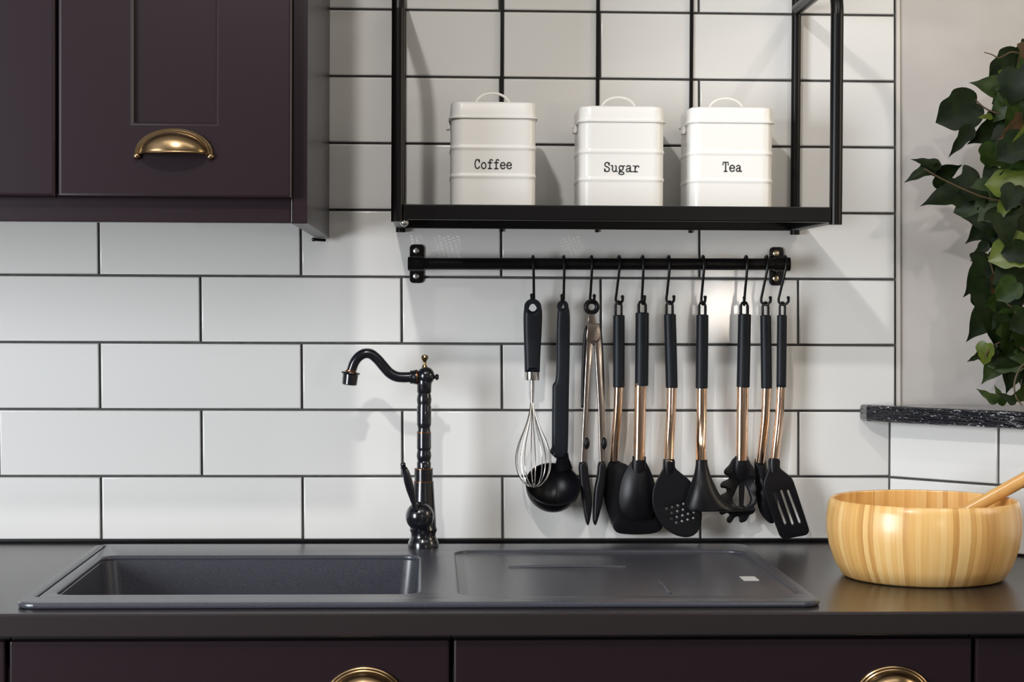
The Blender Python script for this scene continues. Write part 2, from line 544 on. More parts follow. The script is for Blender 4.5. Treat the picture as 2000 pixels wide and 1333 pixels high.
# ------------------------------------------------------------------ cup pulls
def cup_pull(parent, c, w, h, p, name='cup_pull'):
    """c: middle of the straight lower edge, on the door face"""
    bm = B()
    def shell(sc):
        rows = []
        for i in range(13):
            u = math.pi * i / 12 * 0.5                   # 0 at the door plane .. front
            row = []
            for j in range(25):
                a = math.pi * j / 24
                f = math.cos(u)
                row.append(bm.verts.new((c[0] + w * sc * math.cos(a) * (0.86 * f ** 0.8 + 0.0) if i < 12 else c[0] + w * sc * math.cos(a) * 0.0, c[1] - p * sc * math.sin(u), c[2] + h * sc * 0.86 * math.sin(a) * f)))
            rows.append(row)
        return rows
    # quarter ellipsoid, parametrised so that the open side is the bottom
    def shell2(sc):
        rows = []
        for i in range(15):
            t = math.pi / 2 * i / 14                     # height angle 0 = bottom edge
            row = []
            for j in range(25):
                a = math.pi * j / 24
                row.append(bm.verts.new((c[0] - w * 0.88 * sc * math.cos(a) * math.cos(t), c[1] - p * sc * math.sin(a) * math.cos(t) ** 0.7 - 0.001, c[2] + h * 0.88 * sc * math.sin(t))))
            rows.append(row)
        return rows
    a = shell2(1.0)
    b = shell2(0.93)
    for rows in (a, b):
        for q, s in zip(rows, rows[1:]):
            for j in range(24):
                bm.faces.new((q[j], q[j + 1], s[j + 1], s[j]))
    for j in range(24):
        bm.faces.new((a[0][j], a[0][j + 1], b[0][j + 1], b[0][j]))
    bmesh.ops.remove_doubles(bm, verts=bm.verts, dist=1e-6)
    pull = obj(name, bm, 'brass', parent)
    bm = B()
    pts = [(c[0] - w * 0.96 * math.cos(math.pi * j / 32), c[1] - 0.002, c[2] + h * 0.96 * math.sin(math.pi * j / 32)) for j in range(33)]
    sweep(bm, pts, 0.0026, 10, flat=1.0)
    pts = [(c[0] - w * 0.89 * math.cos(math.pi * j / 32), c[1] - 0.004, c[2] + h * 0.89 * math.sin(math.pi * j / 32)) for j in range(33)]
    sweep(bm, pts, 0.0022, 10)
    for s in (-1, 1):
        ball(bm, (c[0] + s * w * 0.95, c[1] - 0.003, c[2] - 0.003), 0.0046, 0.004, 0.0042, 12)
    obj('flange', bm, 'brass', pull)
    bm = B()
    pts = [(c[0] - w * 0.87 * math.cos(math.pi * j / 24), c[1] - p * 1.0 * math.sin(math.pi * j / 24) - 0.001, c[2] + 0.0005) for j in range(25)]
    sweep(bm, pts, 0.0014, 8)
    obj('lip', bm, 'brass', pull)
    return pull

# ================================================================== BASE CABINETS
def base_unit(xa, xb, label, pull_px=None, gap=0.0025):
    yb = YF + 0.030
    t = thing('base_cabinet', label, 'cabinet', ((xa + xb) / 2, -0.3, 0.0), 'base cabinets under the worktop')
    cx, cy = (xa + xb) / 2, -0.3
    obj('carcass', box(B(), xa - cx + 0.001, xb - cx - 0.001, yb + 0.002 - cy, -0.02 - cy, 0.1, 0.66), 'carcass', t)
    obj('front_rail', box(B(), xa - cx + 0.001, xb - cx - 0.001, yb + 0.0021 - cy, yb + 0.02 - cy, 0.6605, ZC - TH - 0.001), 'carcass', t)
    zt = ZC - TH - 0.006
    zones = ((zt - 0.16, zt), (zt - 0.47, zt - 0.164), (0.11, zt - 0.474))
    for k, (z0, z1) in enumerate(zones):
        f = obj('drawer_front', box(B(), xa - cx + gap, xb - cx - gap, yb - 0.018 - cy, yb + 0.0018 - cy, z0, z1, 0.0025), 'cabinet', t)
        if pull_px is not None and k == 0:
            p = at(*pull_px, -(yb - 0.018))
            cup_pull(f, (p.x - cx, yb - 0.018 - cy, p.z - 0.040), 0.047, 0.040, 0.027)
    return t
g1 = at(882, 1290, 0.640).x
g0 = at(14, 1290, 0.640).x
g2 = at(1902, 1290, 0.640).x
base_unit(-0.62, g0, 'dark aubergine base cabinet past the bowl end of the sink')
base_unit(g0, g1, 'dark aubergine base cabinet below the sink bowl with brass cup pull', (712, 1304))
base_unit(g1, g2, 'dark aubergine base cabinet below the drainboard with brass cup pull', (1744, 1302))
base_unit(g2, g2 + 0.6, 'dark aubergine base cabinet below the splayed tile wall')

# ================================================================== WALL CABINET
CD = 0.52                                       # depth of the wall cabinet
pc = at(600, 437, CD)
CZ0, CX1 = pc.z, pc.x
CX0, CZ1 = -0.75, ZC + 1.25
wc = thing('wall_cabinet', 'dark aubergine wall cabinet with panelled doors above the sink', 'cabinet', ((CX0 + CX1) / 2, -CD / 2, CZ0))
cx, cy, cz = (CX0 + CX1) / 2, -CD / 2, CZ0
YD = -CD - cy
obj('carcass', box(B(), CX0 - cx, CX1 - 0.0205 - cx, YD + 0.021, -0.008 - cy, 0.035, CZ1 - cz), 'carcass', wc)
obj('side_panel', box(B(), CX1 - 0.02 - cx, CX1 - cx, YD + 0.0005, -0.0065 - cy, 0.0, CZ1 - cz, 0.0012), 'cabinet', wc)
fx1 = CX1 - 0.0205 - cx
fb = at(500, 391, CD).z - cz
obj('bottom_rail', box(B(), CX0 - cx, fx1, YD, YD + 0.0205, 0.0005, fb + 0.004, 0.0012), 'cabinet', wc)
dr = at(570, 200, CD + 0.02).x
obj('stile', box(B(), dr - 0.004 - cx, fx1, YD, YD + 0.0205, fb + 0.0045, CZ1 - cz, 0.0012), 'cabinet', wc)
def door(x0, x1, z0, z1, px0, px1, pz0, pull=None):
    """slab door with a recessed centre panel; outlines in the cabinet's frame"""
    yd = YD - 0.018
    bm = plate([(x0, z0), (x1, z0), (x1, z1), (x0, z1)], 0.018, 0.0042, [[(px0, pz0), (px1, pz0), (px1, z1 - 0.09), (px0, z1 - 0.09)]])
    bmesh.ops.translate(bm, verts=bm.verts, vec=(0, YD - 0.0095, 0))
    d = obj('door', bm, 'cabinet', wc, ang=0.5)
    obj('panel', box(B(), px0 - 0.004, px1 + 0.004, YD - 0.0115, YD - 0.001, pz0 - 0.004, z1 - 0.086), 'cabinet', d)
    if pull:
        cup_pull(d, (pull[0], YD - 0.0185, pull[1]), 0.0465, 0.0295, 0.026)
    return d
dd = CD + 0.018
dz0 = at(300, 386, dd).z - cz
pp = at(262, 238, dd)
pq = at(420, 238, dd)
pl = at(340, 301, dd)
xl = at(111, 300, dd).x - cx
door(xl + 0.001, at(570, 300, dd).x - cx, dz0, CZ1 - cz - 0.02, pp.x - cx, pq.x - cx, pp.z - cz, (pl.x - cx, pl.z - cz))
door(xl - 0.305, xl - 0.0015, dz0, CZ1 - cz - 0.02, xl - 0.205, xl - 0.1, pp.z - cz)
# wall fixing screw that sticks out below the side panel
q = at(641, 470, 0.03)
qz = -0.0035
bm = sweep(B(), [(CX1 - 0.004 - cx, q.y - cy, qz), (CX1 - 0.021 - cx, q.y - cy, qz + 0.001)], 0.0022, 8)
ball(bm, (CX1 - 0.022 - cx, q.y - cy, qz + 0.001), 0.0032, n=10)
obj('fixing_screw', bm, 'black_metal', wc)

# ================================================================== HANGING SHELF
SD = 0.300                                      # front tube axis to wall
TR = 0.0088
bl = at(1545, 440, 0.016)
XR = at(1633, 300, SD).x
XL = at(777, 300, SD).x
ZB = at(1200, 432, SD).z                        # underside of the front rail
ZT = ZB + 0.0205
sh = thing('hanging_shelf', 'black tubular metal shelf frame with mesh base holding three canisters', 'shelf', ((XL + XR) / 2, -SD / 2, ZB))
cx, cy, cz = (XL + XR) / 2, -SD / 2, ZB
ztop = at(1633, -45, SD).z - cz
YB = -0.016 - cy
for x in (XL - cx, XR - cx):
    pts = [(x, -SD - cy, -0.003), (x, -SD - cy, 0.10), (x, -SD - cy, ztop - 0.05)]
    for k in range(1, 9):
        a = math.pi / 2 * k / 8
        pts.append((x, -SD - cy + 0.05 - 0.05 * math.cos(a), ztop - 0.05 + 0.05 * math.sin(a)))
    pts.append((x, YB - 0.01, ztop))
    obj('front_post', sweep(B(), pts, TR, 16), 'black_metal', sh)
    obj('back_post', sweep(B(), [(x, YB, -0.006), (x, YB, ztop + 0.3)], TR * 0.82, 16), 'black_metal', sh)
    obj('side_rail', box(B(), x - 0.008, x + 0.008, -SD - cy + TR, YB - TR * 0.8, 0.0, 0.0195, 0.0015), 'black_metal', sh)
    ball_bm = ball(B(), (x + (0.009 if x < 0 else 0), -SD - cy + 0.004, -0.003), 0.0062, n=14)
    if x < 0:
        obj('foot_cap', ball_bm, 'screw', sh)
    else:
        ball_bm.free()
xl, xr = XL - cx, XR - cx
obj('front_rail', box(B(), xl + TR * 0.9, xr - TR * 0.9, -SD - cy - 0.008, -SD - cy + 0.008, 0.0, 0.0205, 0.0015), 'black_metal', sh)
obj('back_rail', box(B(), xl + TR * 0.8, xr - TR * 0.8, YB - 0.008, YB + 0.006, 0.0, 0.0195, 0.0015), 'black_metal', sh)
for px in (981, 1168, 1351):
    x = at(px, 100, 0.012).x - cx
    obj('back_rod', box(B(), x - 0.0027, x + 0.0027, YB + 0.0065, YB + 0.0095, -0.004, ztop + 0.3, 0.0006), 'black_metal', sh)
# expanded metal base
bm = B()
w, dpt = xr - xl - 2 * TR, SD - 0.02
px_, py_ = 0.0135, 0.0078
y0 = -SD - cy + 0.006
n = int(w / px_ + dpt / py_) + 2
for sgn in (1, -1):
    for k in range(-1, n):
        # line: x/px_ + sgn*y/py_ = k
        seg = []
        for yy in (0.0, dpt):
            seg.append((((k - yy / py_) if sgn > 0 else (k - (dpt - yy) / py_)) * px_, yy))
        (xa, ya), (xb, yb_) = seg
        if xa > xb:
            xa, ya, xb, yb_ = xb, yb_, xa, ya
        if xb <= 0 or xa >= w:
            continue
        if xa < 0:
            ya += (yb_ - ya) * (0 - xa) / (xb - xa)
            xa = 0
        if xb > w:
            yb_ = ya + (yb_ - ya) * (w - xa) / (xb - xa)
            xb = w
        A = Vector((xl + TR + xa, y0 + ya, 0.0175))
        E = Vector((xl + TR + xb, y0 + yb_, 0.0175))
        if (E - A).length < 0.004:
            continue
        d = (E - A).normalized()
        s = Vector((-d.y, d.x, 0)) * 0.0008
        h = Vector((0, 0, 0.0008))
        q = [bm.verts.new(p) for p in (A - s - h, A + s - h, A + s + h, A - s + h, E - s - h, E + s - h, E + s + h, E - s + h)]
        for f in ((0, 1, 2, 3), (7, 6, 5, 4), (0, 4, 5, 1), (1, 5, 6, 2), (2, 6, 7, 3), (3, 7, 4, 0)):
            bm.faces.new([q[i] for i in f])
obj('mesh_base', bm, 'black_metal', sh)
ZSH = ZB + 0.0185                                # canisters stand here

# ------------------------------------------------------------------ canisters
GL = {
 'C': [[(.8, .97), (.8, .7)], [(.8, .8), (.66, .95), (.47, 1.0), (.27, .9), (.16, .7), (.13, .5), (.16, .28), (.27, .09), (.47, 0), (.66, .04), (.83, .2)]],
 'o': [[(.5 + .34 * math.cos(a * math.pi / 8), .33 + .335 * math.sin(a * math.pi / 8)) for a in range(17)]],
 'f': [[(.88, .9), (.76, .98), (.62, 1.0), (.5, .93), (.46, .8), (.46, 0)], [(.18, .65), (.78, .65)], [(.2, 0), (.76, 0)]],
 'e': [[(.17, .36), (.83, .36), (.82, .5), (.7, .63), (.5, .68), (.3, .62), (.18, .48), (.16, .33), (.2, .16), (.33, .04), (.52, 0), (.7, .04), (.84, .14)]],
 'S': [[(.78, .7), (.78, .97)], [(.78, .82), (.65, .97), (.48, 1), (.28, .94), (.2, .78), (.26, .62), (.5, .52), (.74, .4), (.82, .24), (.74, .07), (.52, 0), (.32, .04), (.18, .2)], [(.18, .3), (.18, .02)]],
 'u': [[(.06, .65), (.25, .65), (.25, .2), (.35, .04), (.5, 0), (.65, .05), (.75, .2)], [(.58, .65), (.75, .65), (.75, 0), (.94, 0)]],
 'g': [[(.45 + .27 * math.cos(a * math.pi / 8), .4 + .26 * math.sin(a * math.pi / 8)) for a in range(17)], [(.68, .58), (.92, .66)], [(.3, .17), (.2, .07), (.35, -.01), (.65, -.04), (.82, -.14), (.72, -.28), (.45, -.32), (.2, -.26), (.14, -.14), (.3, -.02)]],
 'a': [[(.2, .54), (.35, .66), (.55, .66), (.7, .55), (.7, .1), (.8, 0), (.97, .03)], [(.7, .38), (.45, .36), (.22, .28), (.17, .12), (.32, 0), (.52, .03), (.7, .18)]],
 'r': [[(.1, .65), (.38, .65), (.38, 0)], [(.12, 0), (.7, 0)], [(.38, .4), (.5, .58), (.68, .67), (.86, .62), (.88, .5)]],
 'T': [[(.5, 1), (.5, 0)], [(.28, 0), (.72, 0)], [(.1, .72), (.1, 1), (.9, 1), (.9, .72)]],
}
def lettering(word, cell, cap, wd, cx, y, zb):
    bm = B()
    x0 = cx - cell * len(word) / 2
    for i, ch in enumerate(word):
        for st in GL[ch]:
            P = [Vector((x0 + cell * (i + u), y, zb + cap * v)) for u, v in st]
            if len(P) > 5:
                P = cr(P, 3)
            m = len(P)
            L = []
            for k in range(m):
                d = (P[min(k + 1, m - 1)] - P[max(k - 1, 0)]).normalized()
                s = Vector((-d.z, 0, d.x)) * wd * 0.5
                e = d * wd * 0.3 if k == m - 1 else (-d * wd * 0.3 if k == 0 else Vector())
                L.append([bm.verts.new(P[k] + e + s), bm.verts.new(P[k] + e - s), bm.verts.new(P[k] + e - s + Vector((0, 0.0004, 0))), bm.verts.new(P[k] + e + s + Vector((0, 0.0004, 0)))])
            for a, b in zip(L, L[1:]):
                for j in range(4):
                    bm.faces.new((a[j], a[(j + 1) % 4], b[(j + 1) % 4], b[j]))
    return bm
def canister(word, pxl, pxr, d, pytop, tx, tbase, cell_px, label):
    a, b = at(pxl, 300, d), at(pxr, 300, d)
    s = ppm(a)
    w = b.x - a.x
    cxx = (a.x + b.x) / 2
    H = at(pxl, pytop, d).z - ZSH
    t = thing('canister', label, 'canister', (cxx, -d + w / 2, ZSH), 'white enamel canisters on the mesh shelf')
    r = 0.016
    zl = H - 0.0235                                   # lid lower edge
    def rg(ww, z, rr_=r):
        return [(x, y, z) for x, y in rrect(ww, ww, rr_, 7)]
    prof = [(w - 0.004, 0.0), (w, 0.003)]
    for zb in (0.047, 0.0865):
        prof += [(w, zb - 0.0052), (w, zb - 0.0032), (w + 0.0012, zb - 0.002), (w + 0.0026, zb), (w + 0.0012, zb + 0.002), (w, zb + 0.0032), (w, zb + 0.0052)]
    prof += [(w, zl + 0.004)]
    body = obj('body', loft(B(), [rg(ww, z) for ww, z in prof]), 'enamel', t, ang=0.9)
    prof = [(w + 0.001, zl), (w + 0.0065, zl + 0.0008), (w + 0.0065, zl + 0.0022), (w + 0.0015, zl + 0.0034), (w + 0.001, H - 0.004), (w - 0.001, H - 0.0014), (w - 0.006, H), (w - 0.03, H + 0.0006)]
    lid = obj('lid', loft(B(), [rg(ww, z, r if i < 5 else r * 0.9) for i, (ww, z) in enumerate(prof)]), 'enamel', t, ang=0.7)
    hw = 34.5 / s
    bm = B()
    pts = [(hw * math.cos(math.pi * k / 20), 0, H - 0.002 + 0.0205 * math.sin(math.pi * k / 20) ** 0.85) for k in range(21)]
    sweep(bm, pts, 0.0018, 10)
    obj('handle', bm, 'enamel', lid)
    bm = box(B(), -w / 2 - 0.0045, -w / 2 + 0.0005, -0.012, 0.012, zl - 0.011, zl + 0.0005, 0.0008)
    for v in bm.verts:
        if v.co.z < zl - 0.006:
            v.co.x -= 0.0015
    obj('clasp', bm, 'enamel', lid)
    zt = at(tx, tbase, d).z - ZSH
    txt = obj('lettering', lettering(word, cell_px / s, 17.6 / s, 2.4 / s, at(tx, 300, d).x - cxx, -w / 2 - 0.0005, zt), 'print', body)
    txt['label'] = 'dark typewriter lettering reading %s' % word
    return t
canister('Coffee', 881, 1047, 0.212, 198, 963.5, 329.5, 12.4, 'white enamel canister lettered Coffee on the mesh shelf')
canister('Sugar', 1133, 1298, 0.162, 206, 1214, 335.5, 14.2, 'white enamel canister lettered Sugar on the mesh shelf')
canister('Tea', 1349, 1511, 0.152, 208, 1430, 335, 12.8, 'white enamel canister lettered Tea on the mesh shelf')

# ================================================================== UTENSIL RAIL
RD = 0.045
pa, pb = at(800, 515.5, RD), at(1538, 516.5, RD)
ra = thing('utensil_rail', 'black tubular utensil rail on two wall brackets under the shelf', 'rail', ((pa.x + pb.x) / 2, -RD, pa.z))
cx, cz = (pa.x + pb.x) / 2, pa.z
RR = 0.0088
dzr = pb.z - pa.z
obj('tube', sweep(B(), [(pa.x - cx, 0, 0), (pb.x - cx, 0, dzr)], RR, 20), 'black_metal', ra)
for p, dz, s in ((pa, 0, -1), (pb, dzr, 1)):
    e = lathe(B(), [(0.006, -0.0015), (0.0103, -0.001), (0.0103, 0.002), (0.006, 0.0028)], 20, (p.x - cx + s * 0.0015, 0, dz), 'X')
    obj('end_cap', e, 'black_metal', ra)
for (bx, by, m) in ((814, 515.5, 'screw'), (1516, 520.5, 'screw_brass')):
    c = at(bx, by, 0.006)
    c = (c.x - cx, -0.0055 + RD, c.z - cz)
    o2 = [(x + c[0], z + c[2]) for x, z in rrect(0.0215, 0.058, 0.006, 5)]
    bm = plate(o2, 0.003, 0.0008)
    bmesh.ops.translate(bm, verts=bm.verts, vec=(0, c[1] - 0.0015, 0))
    # arm that carries the tube
    sweep(bm, [(c[0], c[1] - 0.003, -0.0), (c[0], 0.004, 0.0)], 0.0095, 14)
    lathe(bm, [(RR + 0.0001, -0.010), (RR + 0.0018, -0.010), (RR + 0.0018, 0.010), (RR + 0.0001, 0.010)], 20, (c[0], 0, 0 if bx < 1000 else dzr), 'X')
    br = obj('bracket', bm, 'black_metal', ra)
    for dz in (0.0195, -0.0185):
        e = lathe(B(), [(0.0045, 0.0), (0.0045, -0.0012), (0.003, -0.0022), (0.0008, -0.0024)], 14, (c[0] - 0.001, c[1] - 0.003, c[2] + dz), 'Y')
        box(e, c[0] - 0.0035, c[0] + 0.0015, c[1] - 0.0056, c[1] - 0.0052, c[2] + dz - 0.0004, c[2] + dz + 0.0004)
        box(e, c[0] - 0.0014, c[0] - 0.0006, c[1] - 0.0056, c[1] - 0.0052, c[2] + dz - 0.0025, c[2] + dz + 0.0025)
        obj('screw', e, m, br)

# ------------------------------------------------------------------ S-hooks
def hook(xt, xb, tip, ybot, holds):
    pt = at(xt, 516, RD)
    s = ppm(pt)
    t = bpy.data.meshes.new('s_hook')
    z = lambda py: -(py - 516) / s
    x = lambda px: (px - xt) / s
    q = RR + 0.0030
    pts = [(x(xt) - 0.001, q * 0.95, -0.004), (x(xt) - 0.001, q, 0.003), (x(xt) - 0.0006, q * 0.7, q * 0.72), (0, 0, q), (0, -q * 0.7, q * 0.72), (0, -q, 0.0), (x(xt + (xb - xt) * .25), -q + 0.001, z(535)), (x(xt + (xb - xt) * .8), -0.004, z(570)), (x(xb), -0.001, z(ybot - 7)), (x((xb + tip) / 2), -0.0035, z(ybot)), (x(tip) - 0.0, -0.0075, z(ybot - 6)), (x(tip), -0.009, z(ybot - 14))]
    bm = sweep(B(), cr(pts, 5), 0.0020, 10)
    ball(bm, (x(tip), -0.009, z(ybot - 14)), 0.0027, n=12)
    o = obj('s_hook', bm, 'black_metal', None, pt)
    tag(o, 'black metal S-hook on the rail holding ' + holds, 'hook', 'S-hooks on the utensil rail')
HK = [(1041, 1043, 1038, 591, 'the balloon whisk'), (1101, 1101, 1097, 592, 'the black ladle'), (1155, 1153, 1160, 592, 'the tongs'),
      (1209, 1203, 1215, 594, 'the broad turner'), (1255, 1254, 1258, 594, 'the solid spoon'), (1306, 1302, 1315, 594, 'the perforated skimmer'),
      (1373, 1370, 1376, 595, 'the bell-headed utensil'), (1457, 1454, 1452, 596, 'the spaghetti server'), (1497, 1487, 1503, 596, 'the deep spoon behind the slotted turner'), (1533, 1521, 1538, 596, 'the slotted turner')]
for h in HK:
    hook(*h)

# ------------------------------------------------------------------ utensils
UD = RD
class Ut:
    def __init__(s, name, label, cat, x0, y0, d=UD):
        s.x0, s.y0 = x0, y0
        p = at(x0, y0, d)
        s.s = ppm(p)
        s.t = thing(name, label, cat, p, 'utensils hanging from the rail')
    def L(s, px, py, dy=0.0):
        return ((px - s.x0) / s.s, dy, -(py - s.y0) / s.s)
    def L2(s, pts):
        return [((a - s.x0) / s.s, -(b - s.y0) / s.s) for a, b in pts]
    def m(s, v):
        return v / s.s
def std(name, label, cat, xl, yl, sleeve, sw, shaft, hw, y_end=0.0):
    """hanging loop, silicone sleeve and copper shaft; y_end moves the shaft end in depth"""
    u = Ut(name, label, cat, xl, yl)
    y1 = sleeve[0][1]
    lw = sw * 0.72
    o = [(xl - lw, y1 + 6), (xl - lw * 1.0, yl + 4), (xl - lw * 0.6, yl - 4), (xl, yl - 6.5), (xl + lw * 0.6, yl - 4), (xl + lw, yl + 4), (xl + lw, y1 + 6)]
    hole = [(xl - lw * 0.42, y1 - 1), (xl - lw * 0.42, yl + 2), (xl, yl - 1.5), (xl + lw * 0.42, yl + 2), (xl + lw * 0.42, y1 - 1)]
    obj('hanging_loop', plate(u.L2(o), 0.006, 0.0015, [u.L2(hole)]), 'nylon', u.t)
    n = len(sleeve)
    pts = cr([u.L(a, b) for a, b in sleeve], 6)
    bm = sweep(B(), [pts[0] + Vector((0, 0, 0.0012))] + pts + [pts[-1] - Vector((0, 0, 0.001))], [u.m(sw * 0.72)] + [u.m(sw)] * len(pts) + [u.m(sw * 0.9)], 20, flat=0.85)
    obj('sleeve', bm, 'silicone', u.t)
    m = len(shaft) - 1
    pts = cr([u.L(a, b, y_end * (i / m) ** 1.6) for i, (a, b) in enumerate(shaft)], 6)
    obj('shaft', sweep(B(), pts, u.m(hw), 28, flat=0.85), 'copper', u.t)
    return u

# 1 whisk
u = Ut('balloon_whisk', 'steel balloon whisk with black handle, wires overlapping the ladle', 'whisk', 1040, 590)
o = [(1025.5, 727), (1024.5, 690), (1023, 650), (1022.5, 618), (1024, 602), (1030, 590), (1040.5, 585.5), (1051, 590), (1057.5, 602), (1059, 618), (1058, 650), (1056, 690), (1055, 727)]
hole = [(1040.5 + 8.2 * math.cos(a * math.pi / 8), 600.5 + 8.2 * math.sin(a * math.pi / 8)) for a in range(16)]
obj('handle', plate(u.L2([(p.x, p.y) for p in cr([(a, b, 0) for a, b in o], 4)]), 0.019, 0.0062, [u.L2(hole)]), 'silicone', u.t, ang=0.9)
obj('ferrule', lathe(B(), [(u.m(14.6), u.L(0, 743)[2]), (u.m(14.9), u.L(0, 741)[2]), (u.m(14.9), u.L(0, 727)[2]), (u.m(14), u.L(0, 726)[2])], 24, (u.L(1040, 0)[0], 0, 0)), 'steel', u.t)
obj('stem', lathe(B(), [(u.m(3.2), u.L(0, 790)[2]), (u.m(4.6), u.L(0, 766)[2]), (u.m(4.6), u.L(0, 742)[2])], 16, (u.L(1040, 0)[0], 0, 0)), 'steel', u.t)
for k in range(5):
    a = math.pi * k / 5 + 0.15
    ca, sa = math.cos(a), math.sin(a)
    half = [(2.2, 786), (6, 808), (15, 835), (27, 862), (34.5, 890), (33, 915), (24, 935), (11, 946)]
    bot = 948 - 3.0 * (k % 3)
    pts = [(r, y) for r, y in half] + [(0, bot)] + [(-r, y) for r, y in half[::-1]]
    P = []
    for r, y in pts:
        x = 1040 + r * ca + (y - 786) / 160 * 2.0
        P.append(u.L(x, y, r * sa / u.s * 0.82 - 0.034 * (y - 786) / 160))
    obj('wire', sweep(B(), cr(P, 4), 0.0008, 6), 'steel', u.t)

# 2 ladle
u = Ut('soup_ladle', 'all-black plastic soup ladle with hollow bowl beside the whisk', 'ladle', 1099, 592)
o = [(1099, 588), (1105, 590), (1109, 597), (1113, 616), (1113, 680), (1112, 770), (1110.5, 880), (1106, 892), (1099, 897), (1088, 896), (1081, 890), (1079, 880), (1079.5, 770), (1080, 753), (1085, 744), (1087, 720), (1087, 660), (1088, 620), (1090, 601), (1094, 591)]
hole = [(1099 + 4.2 * math.cos(a * math.pi / 6), 598.5 + 4.8 * math.sin(a * math.pi / 6)) for a in range(12)]
obj('handle', plate(u.L2([(p.x, p.y) for p in cr([(a, b, 0) for a, b in o], 4, True)]), 0.014, 0.005, [u.L2(hole)]), 'silicone', u.t, ang=0.9)
bm = B()
R0, DEP, W = u.m(54), u.m(56), 0.0022
ax = Vector((0.06, -0.70, 0.70)).normalized()
ex = Vector((1, 0.10, 0.09))
ex = (ex - ax * ex.dot(ax)).normalized()
ey = ax.cross(ex)
cc = Vector(u.L(1081.5, 946, -0.010))
def shellr(R, dep, lift):
    rings = []
    for i in range(1, 13):
        f = math.pi / 2 * i / 12
        rings.append([bm.verts.new(cc + (ex * math.cos(2 * math.pi * j / 40) + ey * math.sin(2 * math.pi * j / 40)) * R * math.sin(f) - ax * (dep * math.cos(f) - lift)) for j in range(40)])
    cv = bm.verts.new(cc - ax * (dep - lift))
    for j in range(40):
        bm.faces.new((cv, rings[0][j], rings[0][(j + 1) % 40]))
    for a, b in zip(rings, rings[1:]):
        for j in range(40):
            bm.faces.new((a[j], a[(j + 1) % 40], b[(j + 1) % 40], b[j]))
    return rings[-1]
a = shellr(R0, DEP, 0)
b = shellr(R0 - W, DEP - W, 0)
for j in range(40):
    bm.faces.new((a[j], a[(j + 1) % 40], b[(j + 1) % 40], b[j]))
bowl = obj('ladle_bowl', bm, 'nylon', u.t)
obj('bowl_rim', sweep(B(), [cc + (ex * math.cos(2 * math.pi * j / 48) + ey * math.sin(2 * math.pi * j / 48)) * (R0 - W / 2) for j in range(48)], 0.0014, 8, closed=True), 'nylon', bowl)
nk = [(1101, 885), (1101, 897), (1102, 906), (1104, 918)]
obj('neck', sweep(B(), cr([u.L(a, b, -0.002 + 0.004 * i) for i, (a, b) in enumerate(nk)], 4), [u.m(10), u.m(17)], 16, flat=0.5), 'nylon', u.t)

# 3 tongs
u = Ut('kitchen_tongs', 'steel kitchen tongs with black ring and black tips', 'tongs', 1155.5, 594)
pts = [u.L(1155.5 + 11 * math.cos(a * math.pi / 12), 600 + 11 * math.sin(a * math.pi / 12)) for a in range(24)]
obj('ring', sweep(B(), pts, u.m(4.7), 12, closed=True), 'nylon', u.t)
obj('pull_tab', plate(u.L2([(1150, 612), (1161.5, 612), (1166, 636), (1147.5, 636)]), 0.005, 0.001), 'bronze_steel', u.t)
obj('pivot_cap', plate(u.L2([(1147, 632), (1170, 632), (1174, 660), (1163, 672), (1160, 667), (1156, 672), (1144, 664)]), 0.016, 0.0015), 'bronze_steel', u.t)
for arm, grip, knob, tip in (
    ([(1146, 655), (1158, 655), (1155, 720), (1150, 800), (1147, 906), (1135.5, 906), (1140, 800), (1143, 720)], [(1145.5, 636), (1140, 655), (1136.5, 720), (1135.5, 790), (1138, 796), (1141, 790), (1143, 720), (1146, 660)], (1146.5, 866), [(1133, 905), (1147, 904), (1151, 930), (1156, 960), (1158, 985), (1155, 1012), (1151.5, 1026), (1147, 1023), (1141, 995), (1136, 960), (1133, 930)]),
    ([(1160, 655), (1173, 655), (1177, 720), (1182, 800), (1184.5, 906), (1172.5, 906), (1169, 800), (1164, 720)], [(1170, 636), (1176, 655), (1180, 720), (1182, 788), (1180, 794), (1177, 790), (1174.5, 720), (1171.5, 660)], (1180.5, 866), [(1171, 904), (1184.5, 905), (1184, 940), (1180, 970), (1174, 1000), (1167, 1024), (1163, 1026), (1160, 1015), (1161, 985), (1163, 955), (1168, 930)])):
    obj('arm', plate(u.L2(arm), 0.013, 0.0012, smooth=0), 'bronze_steel', u.t)
    obj('grip', plate(u.L2(grip), 0.012, 0.002, smooth=3), 'nylon', u.t)
    kb = ball(B(), u.L(knob[0], knob[1], -0.007), u.m(6), 0.005, u.m(12), 14)
    obj('thumb_rest', kb, 'nylon', u.t)
    obj('tip', plate(u.L2(tip), 0.018, 0.004, smooth=3), 'nylon', u.t, ang=0.9)

# 4 broad turner, behind the spoons
u = std('broad_turner', 'broad black turner with copper shaft, half hidden behind the solid spoon', 'spatula', 1208, 593, [(1209, 617), (1209.3, 690), (1209.5, 756)], 11.3, [(1209, 752), (1207.5, 810), (1204, 860), (1202, 902)], 8.6, 0.014)
o = [(1196, 903), (1189, 916), (1182, 945), (1183, 975), (1191, 1005), (1199, 1023), (1204, 1038), (1216, 1046), (1250, 1048), (1284, 1045), (1299, 1034), (1296, 1010), (1280, 975), (1252, 935), (1230, 912), (1217, 906), (1208, 901)]
obj('head', dish(u.L2(o), 0.004, 0.004, 0.016, pw=3), 'nylon', u.t)
